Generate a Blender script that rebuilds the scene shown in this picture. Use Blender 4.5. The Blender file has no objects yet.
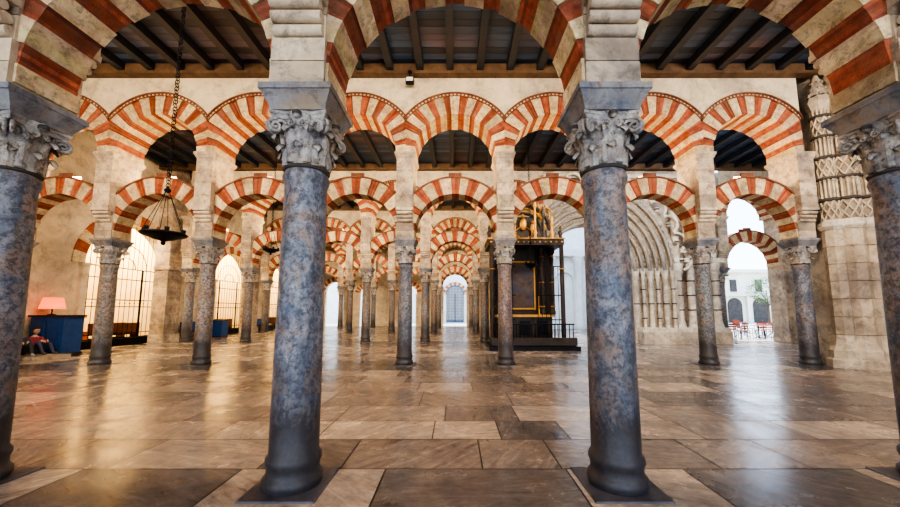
import bpy, math, random
from mathutils import Vector, Matrix, noise
random.seed(7)
PI=math.pi
S=3.0
R=[3.4,10.5,17.7,24.9,32.1]
YF=34.6
ZC=9.0
col=bpy.context.scene.collection
try:
    bpy.context.scene.view_settings.look='AgX - High Contrast'
except Exception as e: print(e)

# ---------------------------------------------------------------- materials
def newmat(name):
    m=bpy.data.materials.new(name); m.use_nodes=True
    nt=m.node_tree; b=nt.nodes['Principled BSDF']
    return m,nt,b
def N(nt,t,**kw):
    n=nt.nodes.new(t)
    for k,v in kw.items(): setattr(n,k,v)
    return n
def ramp(nt,stops,src=None,interp='LINEAR'):
    r=nt.nodes.new('ShaderNodeValToRGB'); r.color_ramp.interpolation=interp
    els=r.color_ramp.elements
    while len(els)<len(stops): els.new(0.5)
    for e,(p,c) in zip(els,stops):
        e.position=p; e.color=(c[0],c[1],c[2],1)
    if src is not None: nt.links.new(src,r.inputs[0])
    return r
def mix(nt,fac,a,b,mode='MIX'):
    m=nt.nodes.new('ShaderNodeMix'); m.data_type='RGBA'; m.blend_type=mode
    for idx,v in ((0,fac),(6,a),(7,b)):
        if hasattr(v,'type') and hasattr(v,'links'): nt.links.new(v,m.inputs[idx])
        else:
            if idx==0: m.inputs[0].default_value=v
            else: m.inputs[idx].default_value=(v[0],v[1],v[2],1)
    return m.outputs[2]
def tc(nt,scale=(1,1,1),src='Object'):
    t=nt.nodes.new('ShaderNodeTexCoord'); mp=nt.nodes.new('ShaderNodeMapping')
    mp.inputs['Scale'].default_value=scale
    nt.links.new(t.outputs[src],mp.inputs[0]); return mp.outputs[0]
def noise_t(nt,vec,scale,detail=4,rough=.6,dist=0):
    n=N(nt,'ShaderNodeTexNoise'); n.inputs['Scale'].default_value=scale
    n.inputs['Detail'].default_value=detail; n.inputs['Roughness'].default_value=rough
    n.inputs['Distortion'].default_value=dist
    nt.links.new(vec,n.inputs['Vector']); return n.outputs['Fac']
def bump(nt,b,h,strength=.3,dist=.02):
    bp=N(nt,'ShaderNodeBump'); bp.inputs['Strength'].default_value=strength; bp.inputs['Distance'].default_value=dist
    nt.links.new(h,bp.inputs['Height']); nt.links.new(bp.outputs[0],b.inputs['Normal'])
def stone(name,c1,c2,scale=2.0,rough=.8,bs=.4,c3=None,tone=False,geo=False,grime_crease_shade=.0):
    m,nt,b=newmat(name)
    g=nt.nodes.new('ShaderNodeNewGeometry')
    v=g.outputs['Position'] if geo else tc(nt)
    n1=noise_t(nt,v,scale,6,.65)
    r=ramp(nt,[(.32,c1),(.68,c2)],n1); c=r.outputs[0]
    if c3:
        n2=noise_t(nt,v,scale*.45,5,.7,.6)
        f=ramp(nt,[(.48,(0,0,0)),(.66,(1,1,1))],n2)
        c=mix(nt,f.outputs[0],c,c3)
    if tone:
        a=N(nt,'ShaderNodeAttribute',attribute_name='tone')
        c=mix(nt,1.0,c,a.outputs['Color'],'MULTIPLY')
    n3=noise_t(nt,v,scale*9,5,.7)
    if grime_crease_shade>0:
        n4=noise_t(nt,v,scale*2.6,7,.75,.5)
        f=ramp(nt,[(.50,(0,0,0)),(.64,(grime_crease_shade,)*3)],n4)
        c=mix(nt,f.outputs[0],c,(.11,.085,.07))
        pt=ramp(nt,[(.42,(1,1,1)),(.50,(0,0,0))],g.outputs['Pointiness'])  # occlusion-like shade painted into the colour of creases, on top of the stains
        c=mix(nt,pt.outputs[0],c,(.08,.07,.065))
    nt.links.new(c,b.inputs['Base Color'])
    b.inputs['Roughness'].default_value=rough
    bump(nt,b,n3,bs,.02)
    return m
def plain(name,c,rough=.6,metal=0,emit=None,es=0):
    m,nt,b=newmat(name)
    v=tc(nt); n=noise_t(nt,v,6,3)
    r=ramp(nt,[(.3,[x*.8 for x in c]),(.7,[min(1,x*1.15) for x in c])],n)
    nt.links.new(r.outputs[0],b.inputs['Base Color'])
    b.inputs['Roughness'].default_value=rough; b.inputs['Metallic'].default_value=metal
    if emit:
        b.inputs['Emission Color'].default_value=(*emit,1); b.inputs['Emission Strength'].default_value=es
    return m
M={}
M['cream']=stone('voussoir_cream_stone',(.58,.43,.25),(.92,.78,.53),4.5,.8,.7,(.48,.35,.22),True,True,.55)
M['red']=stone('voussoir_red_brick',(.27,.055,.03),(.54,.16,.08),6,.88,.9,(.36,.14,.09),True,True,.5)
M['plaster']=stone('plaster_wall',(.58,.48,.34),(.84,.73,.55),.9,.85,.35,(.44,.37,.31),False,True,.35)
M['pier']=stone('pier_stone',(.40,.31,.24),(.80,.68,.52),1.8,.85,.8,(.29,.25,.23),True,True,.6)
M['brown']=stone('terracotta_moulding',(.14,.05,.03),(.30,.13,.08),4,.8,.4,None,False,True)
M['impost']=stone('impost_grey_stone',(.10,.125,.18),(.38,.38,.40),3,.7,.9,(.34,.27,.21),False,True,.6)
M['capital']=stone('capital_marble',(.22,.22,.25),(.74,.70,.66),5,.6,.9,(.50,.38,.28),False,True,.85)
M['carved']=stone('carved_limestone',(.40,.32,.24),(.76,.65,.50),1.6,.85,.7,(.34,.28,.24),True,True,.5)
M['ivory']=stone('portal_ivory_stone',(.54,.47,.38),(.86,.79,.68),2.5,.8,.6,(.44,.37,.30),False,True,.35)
M['white']=stone('white_limestone',(.74,.71,.66),(.90,.88,.84),1.5,.75,.3,None,False,True)
M['wood']=stone('dark_wood',(.012,.010,.010),(.055,.033,.022),3,.45,.3)
M['gold']=plain('gilded_wood',(.62,.33,.08),.45,.6)
M['iron']=plain('black_iron',(.02,.02,.025),.4,.8)
M['blue']=plain('blue_paint',(.02,.07,.24),.45)
M['plinth']=stone('plinth_dark_stone',(.04,.04,.055),(.13,.12,.14),4,.4,.3)
# column marble uses object colour
m,nt,b=newmat('column_marble')
oi=N(nt,'ShaderNodeObjectInfo'); g=nt.nodes.new('ShaderNodeNewGeometry')
v=g.outputs['Position']
mpv=nt.nodes.new('ShaderNodeMapping'); mpv.inputs['Scale'].default_value=(1,1,.55); nt.links.new(v,mpv.inputs[0])
n1=noise_t(nt,mpv.outputs[0],4.6,9,.78,1.0); n2=noise_t(nt,mpv.outputs[0],2.0,7,.75,1.4); n3=noise_t(nt,v,16,8,.8,.3); n6=noise_t(nt,mpv.outputs[0],3.1,8,.8,2.0)
base=mix(nt,ramp(nt,[(.42,(0,0,0)),(.66,(.95,.95,.95))],n1).outputs[0],oi.outputs['Color'],(.42,.41,.43))
base=mix(nt,ramp(nt,[(.48,(0,0,0)),(.60,(.85,.85,.85))],n2).outputs[0],base,(.36,.235,.165))
base=mix(nt,ramp(nt,[(.50,(0,0,0)),(.62,(.7,.7,.7))],n6).outputs[0],base,(.12,.13,.13))
base=mix(nt,ramp(nt,[(.46,(0,0,0)),(.58,(.85,.85,.85))],n3).outputs[0],base,(.055,.062,.09))
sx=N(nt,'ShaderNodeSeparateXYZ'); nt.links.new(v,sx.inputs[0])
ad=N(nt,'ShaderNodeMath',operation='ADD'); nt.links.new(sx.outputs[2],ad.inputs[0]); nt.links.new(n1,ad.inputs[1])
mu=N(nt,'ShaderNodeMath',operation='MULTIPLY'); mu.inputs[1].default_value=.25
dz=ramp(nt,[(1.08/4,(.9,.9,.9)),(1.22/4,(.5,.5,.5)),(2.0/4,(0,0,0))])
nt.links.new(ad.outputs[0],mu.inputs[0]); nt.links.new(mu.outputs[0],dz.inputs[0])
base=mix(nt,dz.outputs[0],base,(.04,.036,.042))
nt.links.new(base,b.inputs['Base Color']); b.inputs['Roughness'].default_value=.4
bump(nt,b,n3,.5,.01)
M['shaft']=m
# floor
m,nt,b=newmat('floor_marble_slabs')
a=N(nt,'ShaderNodeAttribute',attribute_name='tone')
sp=N(nt,'ShaderNodeSeparateColor'); nt.links.new(a.outputs['Color'],sp.inputs[0])
g=nt.nodes.new('ShaderNodeNewGeometry')
ang=N(nt,'ShaderNodeMath',operation='MULTIPLY'); ang.inputs[1].default_value=3.14; nt.links.new(sp.outputs[1],ang.inputs[0])
vr=N(nt,'ShaderNodeVectorRotate',rotation_type='Z_AXIS'); nt.links.new(g.outputs['Position'],vr.inputs['Vector']); nt.links.new(ang.outputs[0],vr.inputs['Angle'])
mp=nt.nodes.new('ShaderNodeMapping'); mp.inputs['Scale'].default_value=(.55,2.6,1); nt.links.new(vr.outputs[0],mp.inputs[0])
n1=noise_t(nt,mp.outputs[0],2.0,9,.74,1.6)
n2=noise_t(nt,g.outputs['Position'],1.3,6,.65)
n5=noise_t(nt,g.outputs['Position'],7,8,.75,.4)
c=ramp(nt,[(0,(.10,.10,.115)),(.3,(.20,.175,.165)),(.6,(.36,.29,.245)),(.85,(.52,.43,.35)),(1,(.70,.63,.55))],sp.outputs[0]).outputs[0]
vein=ramp(nt,[(.30,(.34,.34,.38)),(.44,(.86,.85,.86)),(.54,(1.0,1.0,1.0)),(.66,(1.6,1.5,1.4))],n1).outputs[0]
c=mix(nt,.92,c,vein,'MULTIPLY')
c=mix(nt,.8,c,ramp(nt,[(.35,(.62,.66,.74)),(.65,(1.15,1.08,1.0))],n2).outputs[0],'MULTIPLY')
c=mix(nt,.7,c,ramp(nt,[(.35,(.6,.6,.64)),(.6,(1.12,1.1,1.08))],n5).outputs[0],'MULTIPLY')
nt.links.new(c,b.inputs['Base Color'])
rr=ramp(nt,[(.35,(.14,.14,.14)),(.68,(.33,.33,.33))],n2); nt.links.new(rr.outputs[0],b.inputs['Roughness'])
b.inputs['Specular IOR Level'].default_value=.7
bump(nt,b,noise_t(nt,g.outputs['Position'],3.0,5,.6),.14,.02)
M['floor']=m
M['grout']=plain('floor_grout',(.03,.026,.024),.9)
def woodceil(name,c1,c2):
    m,nt,b=newmat(name)
    g=nt.nodes.new('ShaderNodeNewGeometry')
    mp=nt.nodes.new('ShaderNodeMapping'); mp.inputs['Scale'].default_value=(.5,6,6); nt.links.new(g.outputs['Position'],mp.inputs[0])
    n1=noise_t(nt,mp.outputs[0],1.6,6,.7)
    a=N(nt,'ShaderNodeAttribute',attribute_name='tone')
    c=ramp(nt,[(.3,c1),(.7,c2)],n1).outputs[0]
    n2=noise_t(nt,g.outputs['Position'],.25,2,.5)
    c=mix(nt,ramp(nt,[(.50,(0,0,0)),(.64,(.45,.45,.45))],n2).outputs[0],c,[x*.9 for x in (c2[2],c2[1]*.8,c2[0]*.8)])
    c=mix(nt,1,c,a.outputs['Color'],'MULTIPLY')
    nt.links.new(c,b.inputs['Base Color']); b.inputs['Roughness'].default_value=.6
    bump(nt,b,n1,.4,.02); return m
M['plank']=woodceil('ceiling_planks',(.009,.020,.042),(.035,.062,.115))
M['beam']=woodceil('ceiling_beams',(.005,.008,.014),(.018,.022,.034))
M['trimwood']=stone('ceiling_trim_wood',(.08,.045,.025),(.19,.11,.06),3,.6,.3,None,False,True)

# ---------------------------------------------------------------- mesh builder
class MB:
    def __init__(s,*mats): s.v=[];s.f=[];s.m=[];s.t=[];s.mats=list(mats);s.sm=[]
    def mi(s,k):
        if k not in s.mats: s.mats.append(k)
        return s.mats.index(k)
    def face(s,pts,k,tone=(1,1,1),sm=False):
        i=len(s.v); s.v+= [tuple(p) for p in pts]
        s.f.append(tuple(range(i,i+len(pts)))); s.m.append(s.mi(k)); s.t.append(tone); s.sm.append(sm)
    def hexa(s,p,k,tone=(1,1,1)):
        i=len(s.v); s.v+=[tuple(q) for q in p]
        for f in ((0,1,2,3),(7,6,5,4),(0,4,5,1),(1,5,6,2),(2,6,7,3),(3,7,4,0)):
            s.f.append(tuple(i+j for j in f)); s.m.append(s.mi(k)); s.t.append(tone); s.sm.append(False)
    def box(s,x0,x1,y0,y1,z0,z1,k,tone=(1,1,1)):
        s.hexa([(x0,y0,z0),(x1,y0,z0),(x1,y0,z1),(x0,y0,z1),(x0,y1,z0),(x1,y1,z0),(x1,y1,z1),(x0,y1,z1)],k,tone)
    def frus(s,c,a,b_,z0,z1,k):
        cx,cy=c
        s.hexa([(cx-a[0],cy-a[1],z0),(cx+a[0],cy-a[1],z0),(cx+b_[0],cy-b_[1],z1),(cx-b_[0],cy-b_[1],z1),
                (cx-a[0],cy+a[1],z0),(cx+a[0],cy+a[1],z0),(cx+b_[0],cy+b_[1],z1),(cx-b_[0],cy+b_[1],z1)],k)
    def blocks(s,x0,x1,y0,y1,z0,z1,k,h=.36,g=.005):
        n=max(1,round((z1-z0)/h)); 
        s.box(x0+.012,x1-.012,y0+.012,y1-.012,z0,z1,k,(.45,.42,.4))
        for i in range(n):
            a=z0+(z1-z0)*i/n; b_=z0+(z1-z0)*(i+1)/n; t=random.uniform(.72,1.12)
            s.box(x0,x1,y0,y1,a+g,b_-g,k,(t,t*.98,t*.96))
    def grid(s,rows,k,closed=False,sm=True,tone=(1,1,1)):
        i=len(s.v); nr=len(rows); nc=len(rows[0])
        for r in rows: s.v+=[tuple(p) for p in r]
        for a in range(nr-1):
            for b_ in range(nc if closed else nc-1):
                b2=(b_+1)%nc
                s.f.append((i+a*nc+b_,i+a*nc+b2,i+(a+1)*nc+b2,i+(a+1)*nc+b_)); s.m.append(s.mi(k)); s.t.append(tone); s.sm.append(sm)
    def lathe(s,prof,k,c=(0,0,0),n=24,sm=True,tone=(1,1,1)):
        rows=[[(c[0]+r*math.cos(2*PI*j/n),c[1]+r*math.sin(2*PI*j/n),c[2]+z) for j in range(n)] for r,z in prof]
        s.grid(rows,k,True,sm,tone)
    def tube(s,p,q,r,k,n=8,r2=None):
        p=Vector(p);q=Vector(q);d=(q-p).normalized()
        u=d.orthogonal().normalized();w=d.cross(u); r2=r if r2 is None else r2
        rows=[[o+rr*(u*math.cos(2*PI*j/n)+w*math.sin(2*PI*j/n)) for j in range(n)] for o,rr in ((p,r),(q,r2))]
        s.grid(rows,k,True)
        for row in rows: s.face(row,k)
    def path(s,pts,r,k,n=6):
        for a,b_ in zip(pts[:-1],pts[1:]): s.tube(a,b_,r,k,n)
    def ball(s,c,r,k,n=12,sc=(1,1,1)):
        rows=[]
        for a in range(n//2+1):
            t=PI*a/(n//2)
            rows.append([(c[0]+sc[0]*r*math.sin(t)*math.cos(2*PI*j/n),c[1]+sc[1]*r*math.sin(t)*math.sin(2*PI*j/n),c[2]+sc[2]*r*math.cos(t)) for j in range(n)])
        s.grid(rows,k,True)
    def torus(s,c,R_,r,k,ax='z',n=16,m_=6):
        rows=[]
        for a in range(n+1):
            t=2*PI*a/n; row=[]
            for j in range(m_):
                p=2*PI*j/m_; rr=R_+r*math.cos(p); h=r*math.sin(p)
                x,y=rr*math.cos(t),rr*math.sin(t)
                q={'z':(x,y,h),'x':(h,x,y),'y':(x,h,y)}[ax]
                row.append((c[0]+q[0],c[1]+q[1],c[2]+q[2]))
            rows.append(row)
        s.grid(rows,k,True)
    def mesh(s,name):
        me=bpy.data.meshes.new(name); me.from_pydata(s.v,[],s.f)
        for k in s.mats: me.materials.append(M[k])
        me.polygons.foreach_set('material_index',s.m)
        me.polygons.foreach_set('use_smooth',s.sm)
        at=me.color_attributes.new('tone','FLOAT_COLOR','CORNER')
        vals=[]
        for f,t in zip(s.f,s.t): vals+= [t[0],t[1],t[2],1.0]*len(f)
        at.data.foreach_set('color',vals)
        me.update(); return me
def obj(name,me,loc=(0,0,0),parent=None,rot=None):
    if isinstance(me,MB): me=me.mesh(name)
    o=bpy.data.objects.new(name,me); o.location=loc
    if rot: o.rotation_euler=rot
    col.objects.link(o)
    if parent: o.parent=parent
    return o
def empty(name,loc=(0,0,0)):
    o=bpy.data.objects.new(name,None); o.location=loc; col.objects.link(o); o.empty_display_size=.2; return o

# ---------------------------------------------------------------- column
def capital(mb,z0=2.97,z1=3.50,k='capital'):
    def br(z):
        t=max(0,min(1.05,(z-z0)/(z1-z0))); return .195+.065*t*t
    mb.lathe([(br(z0+(z1-z0)*i/8),z0+(z1-z0)*i/8) for i in range(9)],k)
    mb.torus((0,0,z0+.01),.20,.022,k,n=24)
    for ring_,(zb,h,w,curl,off) in enumerate(((z0+.02,.21,.072,.075,0),(z0+.04,.35,.072,.085,.5))):
        for j in range(8):
            a0=2*PI*(j+off)/8; rows=[]
            nv=14
            for i in range(nv+1):
                v_=i/nv; zz=zb+h*(math.sin(min(v_,.85)/.85*PI/2)) - (max(0,v_-.75)/.25)**2*.06
                rad=br(min(zz,z1))+.016+curl*v_**4
                w_=w*(1-.8*v_**6)*(1+.20*math.cos(v_*30))
                row=[]
                for u in (-1,-.7,-.35,-.1,0,.1,.35,.7,1):
                    rr=rad+.014*(1-abs(u))+(.012 if abs(u)<.05 else 0)-.006*math.cos(u*9)-.014*u*u
                    ang=a0+u*w_/rad
                    row.append((rr*math.cos(ang),rr*math.sin(ang),zz-.03*abs(u)*v_))
                rows.append(row)
            mb.grid(rows,k,False,True)
    for j in range(4):
        a=PI/4+j*PI/2; ca,sa=math.cos(a),math.sin(a)
        for side in (-1,1):
            pts=[]
            for i in range(19):
                t=i/18; th=t*3.6*PI; r=.068*(1-t*.85)
                px=.325+r*math.sin(th); off=side*.022
                pts.append((px*ca-off*sa,px*sa+off*ca,z1-.15+r*math.cos(th)))
            st=a-side*.5
            mb.path([(.225*math.cos(st),.225*math.sin(st),z0+.26),(.275*math.cos(a-side*.25),.275*math.sin(a-side*.25),z1-.1)]+pts,.017,k,5)
        b_=j*PI/2
        mb.ball((.275*math.cos(b_),.275*math.sin(b_),z1-.04),.045,k,10)
        for s_ in (-1,1):
            pts=[]
            for i in range(11):
                t=i/10; th=t*2.6*PI; r=.04*(1-t*.8); aa=b_+s_*(.22-r*math.sin(th)/.26)
                rr=br(z1-.12)+.03
                pts.append((rr*math.cos(aa),rr*math.sin(aa),z1-.13+r*math.cos(th)))
            mb.path(pts,.011,k,5)
    n=8; ring=[]
    for j in range(4):
        a=PI/4+j*PI/2; a2=a+PI/2
        p=Vector((.385*math.cos(a),.385*math.sin(a))); q=Vector((.385*math.cos(a2),.385*math.sin(a2)))
        mid=(p+q)/2
        for i in range(n):
            t=i/n; pt=p.lerp(q,t)-mid.normalized()*.04*math.sin(PI*t); ring.append(pt)
    zz=[(z1-.07,.90),(z1-.035,.95),(z1-.03,.99),(z1,1.0)]
    mb.grid([[(p.x*s_,p.y*s_,z) for p in ring] for z,s_ in zz],k,True,False)
    mb.face([(p.x,p.y,z1) for p in ring],k)
    mb.face([(p.x*.90,p.y*.90,z1-.07) for p in reversed(ring)],k)
mb=MB('shaft','capital','plinth')
mb.frus((0,0),(.33,.33),(.325,.325),0,.015,'plinth')
prof=[(.25,.015),(.262,.05),(.262,.09),(.24,.115),(.228,.15),(.232,.2),(.245,.23),(.24,.27),(.218,.30)]
prof+=[(.218-.02*(i/10)**1.6,.3+2.52*i/10) for i in range(1,11)]+[(.215,2.86),(.222,2.9),(.21,2.94),(.195,2.97)]
mb.lathe(prof,'shaft',n=32)
capital(mb)
colmesh=mb.mesh('marble_column')

# ---------------------------------------------------------------- pier
def piermake(seed):
    random.seed(seed)
    mb=MB('pier','impost')
    mb.frus((0,0),(.26,.27),(.27,.28),3.50,3.54,'impost')
    mb.frus((0,0),(.27,.28),(.33,.35),3.54,3.66,'impost')
    mb.box(-.34,.34,-.36,.36,3.66,3.72,'impost')
    mb.blocks(-.25,.25,-.30,.30,3.72,6.3,'pier')
    for sgn in (-1,1):
        mb.blocks(-.255,.255,*sorted((sgn*.2,sgn*.32)),3.72,4.2,'pier',.24)
        for i in range(3):
            z=4.26+i*.11; yy=.33+.045*(i+1)
            mb.tube((-.235,sgn*(yy-.055),z),(.235,sgn*(yy-.055),z),.056,'pier',14)
        ys=sorted((sgn*.28,sgn*.48))
        mb.blocks(-.245,.245,ys[0],ys[1],4.62,6.14,'pier',.4)
        mb.box(-.255,.255,*sorted((sgn*.28,sgn*.49)),4.54,4.62,'pier')
    mb.frus((0,0),(.26,.49),(.30,.54),6.14,6.24,'pier')
    mb.box(-.31,.31,-.55,.55,6.24,6.31,'pier')
    return mb.mesh('pier')
piers_m=[piermake(i) for i in range(3)]

# ---------------------------------------------------------------- arch ring
def ring(mb,cz,r0,r1,a0,a1,hy,n,clip=None,proud=.014,cx=0,cy=0,kk=('cream','red'),sub=4,jit=0):
    def P(r,a,y): return (cx+r*math.cos(a),cy+y,cz+r*math.sin(a))
    def ro(a):
        if clip is None: return r1
        c=abs(math.cos(a)); return min(r1,clip/c) if c>1e-6 else r1
    cuts=[a0+(a1-a0)*i/n+(random.uniform(-jit,jit)*(a1-a0)/n if 0<i<n else 0) for i in range(n+1)]
    for i in range(n):
        red=i%2==1; k=kk[1] if red else kk[0]
        h=hy-(proud if red else 0)+random.uniform(-.004,.004); q0=r0+(.008 if red else 0)
        A=cuts[i]; B=cuts[i+1]
        t0=random.uniform(.70,1.1)
        for j in range(sub):
            a=A+(B-A)*j/sub; b_=A+(B-A)*(j+1)/sub
            t=t0*(random.uniform(.6,1.35) if red else random.uniform(.96,1.03))
            tone=(t,t*random.uniform(.92,1.06),t*random.uniform(.88,1.04))
            hj=h-(random.uniform(0,.006) if red else 0)
            mb.hexa([P(q0,a,-hj),P(ro(a),a,-hj),P(ro(b_),b_,-hj),P(q0,b_,-hj),P(q0,a,hj),P(ro(a),a,hj),P(ro(b_),b_,hj),P(q0,b_,hj)],k,tone)
def baymesh_make(seed):
    random.seed(seed)
    mb=MB('cream','red','plaster','brown')
    zl=3.88; al=math.asin(-.10/1.22)
    ring(mb,zl,1.22,1.72,al,PI-al,.28,19,clip=1.49,jit=.12,sub=5)
    ring(mb,zl,1.72,1.77,.55,PI-.55,.30,1,kk=('brown','brown'),sub=28,clip=1.49)
    zu=6.32
    ring(mb,zu,1.22,1.78,0,PI,.48,21,clip=1.5,jit=.12,sub=5)
    a_i=math.acos(1.5/1.82)
    ring(mb,zu,1.78,1.81,a_i,PI-a_i,.50,1,clip=1.5,kk=('brown','brown'),sub=30)
    ring(mb,zu,1.81,1.86,a_i,PI-a_i,.49,61,clip=1.5,kk=('cream','brown'),sub=1,proud=-.01)
    ring(mb,zu,1.86,1.90,a_i,PI-a_i,.53,1,clip=1.5,kk=('brown','brown'),sub=30)
    a_j=math.acos(1.5/1.84); n=30
    for i in range(n):
        a=a_j+(PI-2*a_j)*i/n; b_=a_j+(PI-2*a_j)*(i+1)/n; r=1.86
        def q(a,y):
            return (max(-1.5,min(1.5,r*math.cos(a))),y,zu+r*math.sin(a))
        for y in (-.46,.46):
            p0=q(a,y);p1=q(b_,y)
            mb.face([p0,p1,(p1[0],y,ZC),(p0[0],y,ZC)],'plaster')
    for s_ in (-1,1):
        mb.box(-1.5,1.5,*sorted((s_*.46,s_*.56)),8.74,8.82,'plaster')
        mb.box(-1.5,1.5,*sorted((s_*.46,s_*.60)),8.82,ZC,'plaster')
    mb.box(-.2,.2,-.16,-.13,5.63,5.80,'brown'); mb.box(-.2,.2,.13,.16,5.63,5.80,'brown'); mb.box(-.2,.2,-.16,.16,5.61,5.66,'brown')
    return mb.mesh('arch_bay')
bays_m=[baymesh_make(i) for i in range(4)]
random.seed(11)
greys=[(.18,.21,.26),(.28,.23,.18),(.15,.17,.21),(.36,.27,.21),(.22,.24,.24),(.18,.13,.10),(.36,.33,.30)]
def arcade(y,cols,bays):
    e=empty('striped_double_arcade',(0,y,0))
    for c in cols:
        obj('pier',random.choice(piers_m),(c,0,0),e)
        o=obj('marble_column',colmesh,(c,y,0))
        o.rotation_euler[2]=random.choice([0,PI/2,PI])
        g=random.choice(greys); o.color=(*g,1)
        if y==R[0]: o.color=(.14,.175,.25,1)
        if y==R[1] and c==1.5: o.color=(.22,.12,.09,1)
        if y==R[1] and c==-1.5: o.color=(.12,.14,.19,1)
        if y==R[1] and c==10.5: o.color=(.10,.12,.17,1)
    for b_ in bays: obj('arch_bay',random.choice(bays_m),(b_,0,0),e)
    return e
cx=lambda a,b:[a+3*i for i in range(int(round((b-a)/3))+1)]
arcade(R[0],cx(-13.5,10.5),cx(-12,12))
arcade(R[1],cx(-13.5,10.5),cx(-12,9))
arcade(R[2],cx(-13.5,1.5)+[13.5],cx(-12,3)+[15])
for y in R[3:]: arcade(y,cx(-13.5,1.5),cx(-12,3))

# ---------------------------------------------------------------- floor
mb=MB('floor','grout')
y=-6.05; rowi=0
gz=.008
def slab(x0,x1,y0,y1,t):
    tone=(max(0,min(1,t)),random.random(),random.random())
    mb.face([(x0+gz,y0+gz,0),(x1-gz,y0+gz,0),(x1-gz,y1-gz,0),(x0+gz,y1-gz,0)],'floor',tone)
while y<YF+.5:
    rowi+=1
    d=.8 if rowi<=11 else (.96 if rowi==12 else (.81 if rowi==13 else random.choice([.72,.8,.86,1.0])))
    if rowi==12:
        edges=[-20,-17.5,-15.2,-14,-12.6,-11,-9.7,-8.2,-6.6,-5.2,-3.75,-2.15,-.70,1.12,2.3,4.0,5.4,7,8.2,9.8,11.2,13,15,17,20.5]
        tn=[.2,.1,.5,.8,.1,.2,.8,.1,.1,.82,.14,.84,.24,.80,.16,.74,.18,.8,.1,.2,.8,.1,.4,.3]
        for a_,b_,t in zip(edges[:-1],edges[1:],tn): slab(a_,b_,y,y+d,t)
        y+=d; continue
    x=-19.5-random.random()
    near=min(abs(y+d/2-r) for r in R)<.6
    xe=20.5
    while x<xe:
        w=random.uniform(1.2,2.4) if near else random.uniform(.8,1.7)
        if near: t=random.choice([.1,.2,.15,.8,.35,.3])
        else: t=random.choice([.3,.48,.6,.4,.68,.55,.75,.45,.85,.35])
        t+=random.uniform(-.06,.06)
        slab(x,min(x+w,xe),y,y+d,t)
        x+=w
    y+=d
mb.box(-20,60,-8,90,-.2,-.004,'grout')
obj('floor',mb)

# ---------------------------------------------------------------- ceilings
def ceiling(x0,x1,y0,y1,e):
    mb=MB('plank','beam','trimwood')
    yy=y0
    while yy<y1:
        w=.24
        t=random.uniform(.4,1.9)
        mb.box(x0,x1,yy+.006,min(yy+w,y1)-.006,ZC+.02,ZC+.08,'plank',(t,t*.97,t*.96)); yy+=w
    mb.box(x0,x1,y0,y1,ZC+.08,ZC+.2,'beam')
    xx=x0+.45
    while xx<x1:
        mb.box(xx-.10,xx+.10,y0,y1,ZC-.22,ZC+.02,'beam'); xx+=.9
    mb.box(x0,x1,y0+.47,y0+.72,ZC-.30,ZC,'trimwood'); mb.box(x0,x1,y1-.72,y1-.47,ZC-.30,ZC,'trimwood')
    obj('timber_bay',mb,(0,0,0),e)
ce=empty('ceiling')
ceiling(-15,13.2,R[0]-9,R[0],ce)
ceiling(-15,13.2,R[0],R[1],ce)
ceiling(-15,18,R[1],R[2],ce)
ys=R[2:]+[YF]
for a,b_ in zip(ys[:-1],ys[1:]): ceiling(-15,4.5,a,b_,ce)

# ---------------------------------------------------------------- walls with arched openings
def archwall(name,mapf,L0,L1,H,th,ops,k='plaster',trim=True):
    mb=MB(k,'cream','red')
    cuts=[L0]
    for (c,h,sp,bz) in ops:
        cuts+= [c-h]+[c-h*math.cos(PI*i/16) for i in range(1,16)]+[c+h]
    cuts+=[L1]; cuts=sorted(set(round(x,4) for x in cuts))
    def opn(l):
        for (c,h,sp,bz) in ops:
            if abs(l-c)<=h+1e-4: return c,h,sp,bz
    for a,b_ in zip(cuts[:-1],cuts[1:]):
        o=opn((a+b_)/2)
        if o:
            c,h,sp,bz=o
            za=sp+math.sqrt(max(0,h*h-(a-c)**2)); zb=sp+math.sqrt(max(0,h*h-(b_-c)**2))
            mb.hexa([mapf(a,0,za),mapf(b_,0,zb),mapf(b_,0,H),mapf(a,0,H),mapf(a,th,za),mapf(b_,th,zb),mapf(b_,th,H),mapf(a,th,H)],k)
        else:
            mb.hexa([mapf(a,0,0),mapf(b_,0,0),mapf(b_,0,H),mapf(a,0,H),mapf(a,th,0),mapf(b_,th,0),mapf(b_,th,H),mapf(a,th,H)],k)
    if trim:
        for (c,h,sp,bz) in ops:
            nv=17
            for i in range(nv):
                for j in range(2):
                    A=PI*(i+j/2)/nv;B=PI*(i+(j+1)/2)/nv
                    kk='red' if i%2 else 'cream'
                    f=lambda r,a,t: mapf(c-r*math.cos(a),t,sp+r*math.sin(a))
                    mb.hexa([f(h-.03,A,-.07),f(h-.03,B,-.07),f(h+.45,B,-.07),f(h+.45,A,-.07),f(h-.03,A,.05),f(h-.03,B,.05),f(h+.45,B,.05),f(h+.45,A,.05)],kk)
            for s_ in (-1,1):
                a=c+s_*h-.12;b2=c+s_*h+.12
                mb.hexa([mapf(a,-.15,bz),mapf(b2,-.15,bz),mapf(b2,-.15,sp),mapf(a,-.15,sp),mapf(a,.0,bz),mapf(b2,.0,bz),mapf(b2,.0,sp),mapf(a,.0,sp)],k)
                mb.hexa([mapf(a-.05,-.2,sp-.14),mapf(b2+.05,-.2,sp-.14),mapf(b2+.05,-.2,sp),mapf(a-.05,-.2,sp),mapf(a-.05,.0,sp-.14),mapf(b2+.05,.0,sp-.14),mapf(b2+.05,.0,sp),mapf(a-.05,.0,sp)],k)
    return obj(name,mb)
XL=-15.0
chap=[(16.0,2.1,3.5,0),(23.4,1.9,3.5,0),(29.6,1.8,3.5,0),(6.5,1.8,3.5,0)]
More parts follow.
